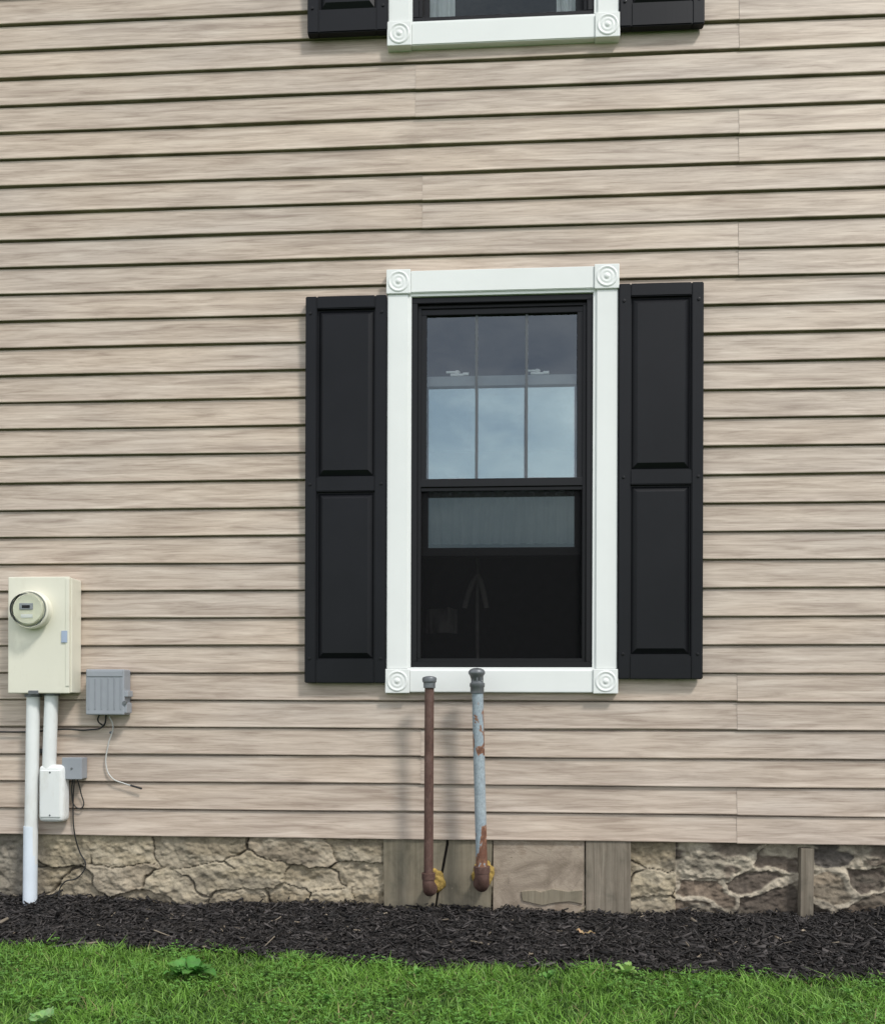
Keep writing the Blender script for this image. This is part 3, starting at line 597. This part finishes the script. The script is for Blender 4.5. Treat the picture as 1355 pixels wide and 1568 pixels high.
# clover leaflets
n=12000; x=rng.uniform(-3,3,n); y=edge_y(x)-0.01-rng.random(n)*1.1; keep=fbm(x*5,y*5,77)>0.45; x,y=x[keep],y[keep]; n=len(x)
z=rng.uniform(0.014,0.036,n); Vs=[];Qs=[];Cs=[];b0=0
for k in range(3):
    a=rng.uniform(0,6.28,n) if k==0 else a+2.09
    L_=rng.uniform(0.005,0.010,n)
    pts=[]
    for (f,s) in ((0,0),(0.5,0.5),(1.0,0.28),(0.92,0),(1.0,-0.28),(0.5,-0.5)):
        pts.append(np.stack([x+np.cos(a)*f*L_-np.sin(a)*s*L_,y+np.sin(a)*f*L_+np.cos(a)*s*L_,z+0.003*f+0.002*abs(s)],1))
    V=np.stack(pts,1).reshape(-1,3); base=b0+(np.arange(n)*6)[:,None,None]
    Qs.append((base+np.array([(0,1,2,3),(0,3,4,5)])[None]).reshape(-1,4)); Vs.append(V); b0+=len(V)
    Cs.append(np.repeat(np.array((0.125,0.28,0.055))*rng.uniform(0.7,1.4,(n,1)),6,0))
fastmesh("clover_leaves",np.concatenate(Vs),np.concatenate(Qs),M['grass'],lawn_o,np.concatenate(Cs))
# broadleaf weeds
def weed(x,y,size,nl,colr,lift=0.35,name="broadleaf_weed",base=0.015):
    V=[];Q=[];C=[]
    for k in range(nl):
        a=k*2.4+random.uniform(-.3,.3); L_=size*random.uniform(.65,1.1); wdt=L_*random.uniform(.26,.36); el=lift*random.uniform(.5,1.7); b=len(V)
        for j in range(7):
            t=j/6; w_=wdt*math.sin(math.pi*min(1,0.06+t*0.94))**0.8*(1-.25*t); h=base+L_*(math.sin(el)*t*1.3-0.35*t*t); rr=L_*t*math.cos(el)
            for s in (-1,0,1):
                V.append((x+math.cos(a)*rr-math.sin(a)*w_*s,y+math.sin(a)*rr+math.cos(a)*w_*s,h+0.2*w_*abs(s)+0.004*math.sin(j*2+s)))
                C.append(tuple(c*random.uniform(.85,1.15)*(1.25 if s==0 else 1) for c in colr))
        for j in range(6):
            for s in (0,1): p=b+j*3+s; Q.append((p,p+1,p+4,p+3))
    return fastmesh(name,np.array(V),np.array(Q),M['grass'],None,np.array(C))
def gp(u,v):
    d=R3@Vector(((u-PW/2)/F,(HZ-v)/F,-1)); t=-ZC/d.z; return d.x*t,-D+d.y*t
for (u,v,s,nl,c_) in ((300,1504,.085,16,(0.09,0.25,0.05)),(272,1506,.065,11,(0.11,0.28,0.06)),(960,1502,.055,6,(0.27,0.45,0.13)),(66,1580,.06,8,(0.24,0.42,0.16)),(640,1504,.035,6,(0.14,0.31,0.07)),(840,1512,.04,6,(0.14,0.31,0.07)),(1300,1535,.035,6,(0.15,0.32,0.07)),(1065,1524,.04,6,(0.15,0.32,0.07)),(500,1545,.035,6,(0.15,0.32,0.07))):
    x_,y_=gp(u,v); weed(x_,y_,s,nl,c_,0.6,base=0.024)
x_,y_=gp(893,1446); fl=weed(x_,y_,0.045,2,(0.50,0.36,0.20),0.5,"fallen_leaf",0.035)
# ================================================================ light
sv=Vector((0.13,-0.13,0.22)).normalized()
sd=bpy.data.lights.new("sun",'SUN'); sd.energy=2.5; sd.angle=math.radians(9); sd.color=(1,0.965,0.91)
so=bpy.data.objects.new("sun",sd); S.collection.objects.link(so); so.rotation_euler=sv.to_track_quat('Z','Y').to_euler()
wd_=bpy.data.worlds.new("World"); S.world=wd_; wd_.use_nodes=True; nt=wd_.node_tree; bg=nt.nodes['Background']
sky=N(nt,'ShaderNodeTexSky'); sky.sky_type='NISHITA'; sky.sun_disc=False
sky.sun_elevation=math.asin(sv.z); sky.sun_rotation=math.atan2(sv.x,sv.y)
tc=N(nt,'ShaderNodeTexCoord'); mp=N(nt,'ShaderNodeMapping'); mp.inputs['Scale'].default_value=(1,1,2.6); nt.links.new(tc.outputs['Generated'],mp.inputs[0])
cn=noise(nt,mp.outputs[0],2.6,7,0.6,0.3)
cr=ramp(nt,cn,[(0.38,(0.40,)),(0.60,(0.97,))])
cs=ramp(nt,noise(nt,mp.outputs[0],2.0,5,0.55,0),[(0.3,(0.60,0.64,0.70)),(0.7,(1.02,1.02,1.02))])
cc_=mix(nt,cs.outputs[0],(13.8,13.8,13.9),1.0,'MULTIPLY')
o=mix(nt,sky.outputs[0],cc_,cr.outputs[0])
nt.links.new(o,bg.inputs[0]); bg.inputs[1].default_value=0.12
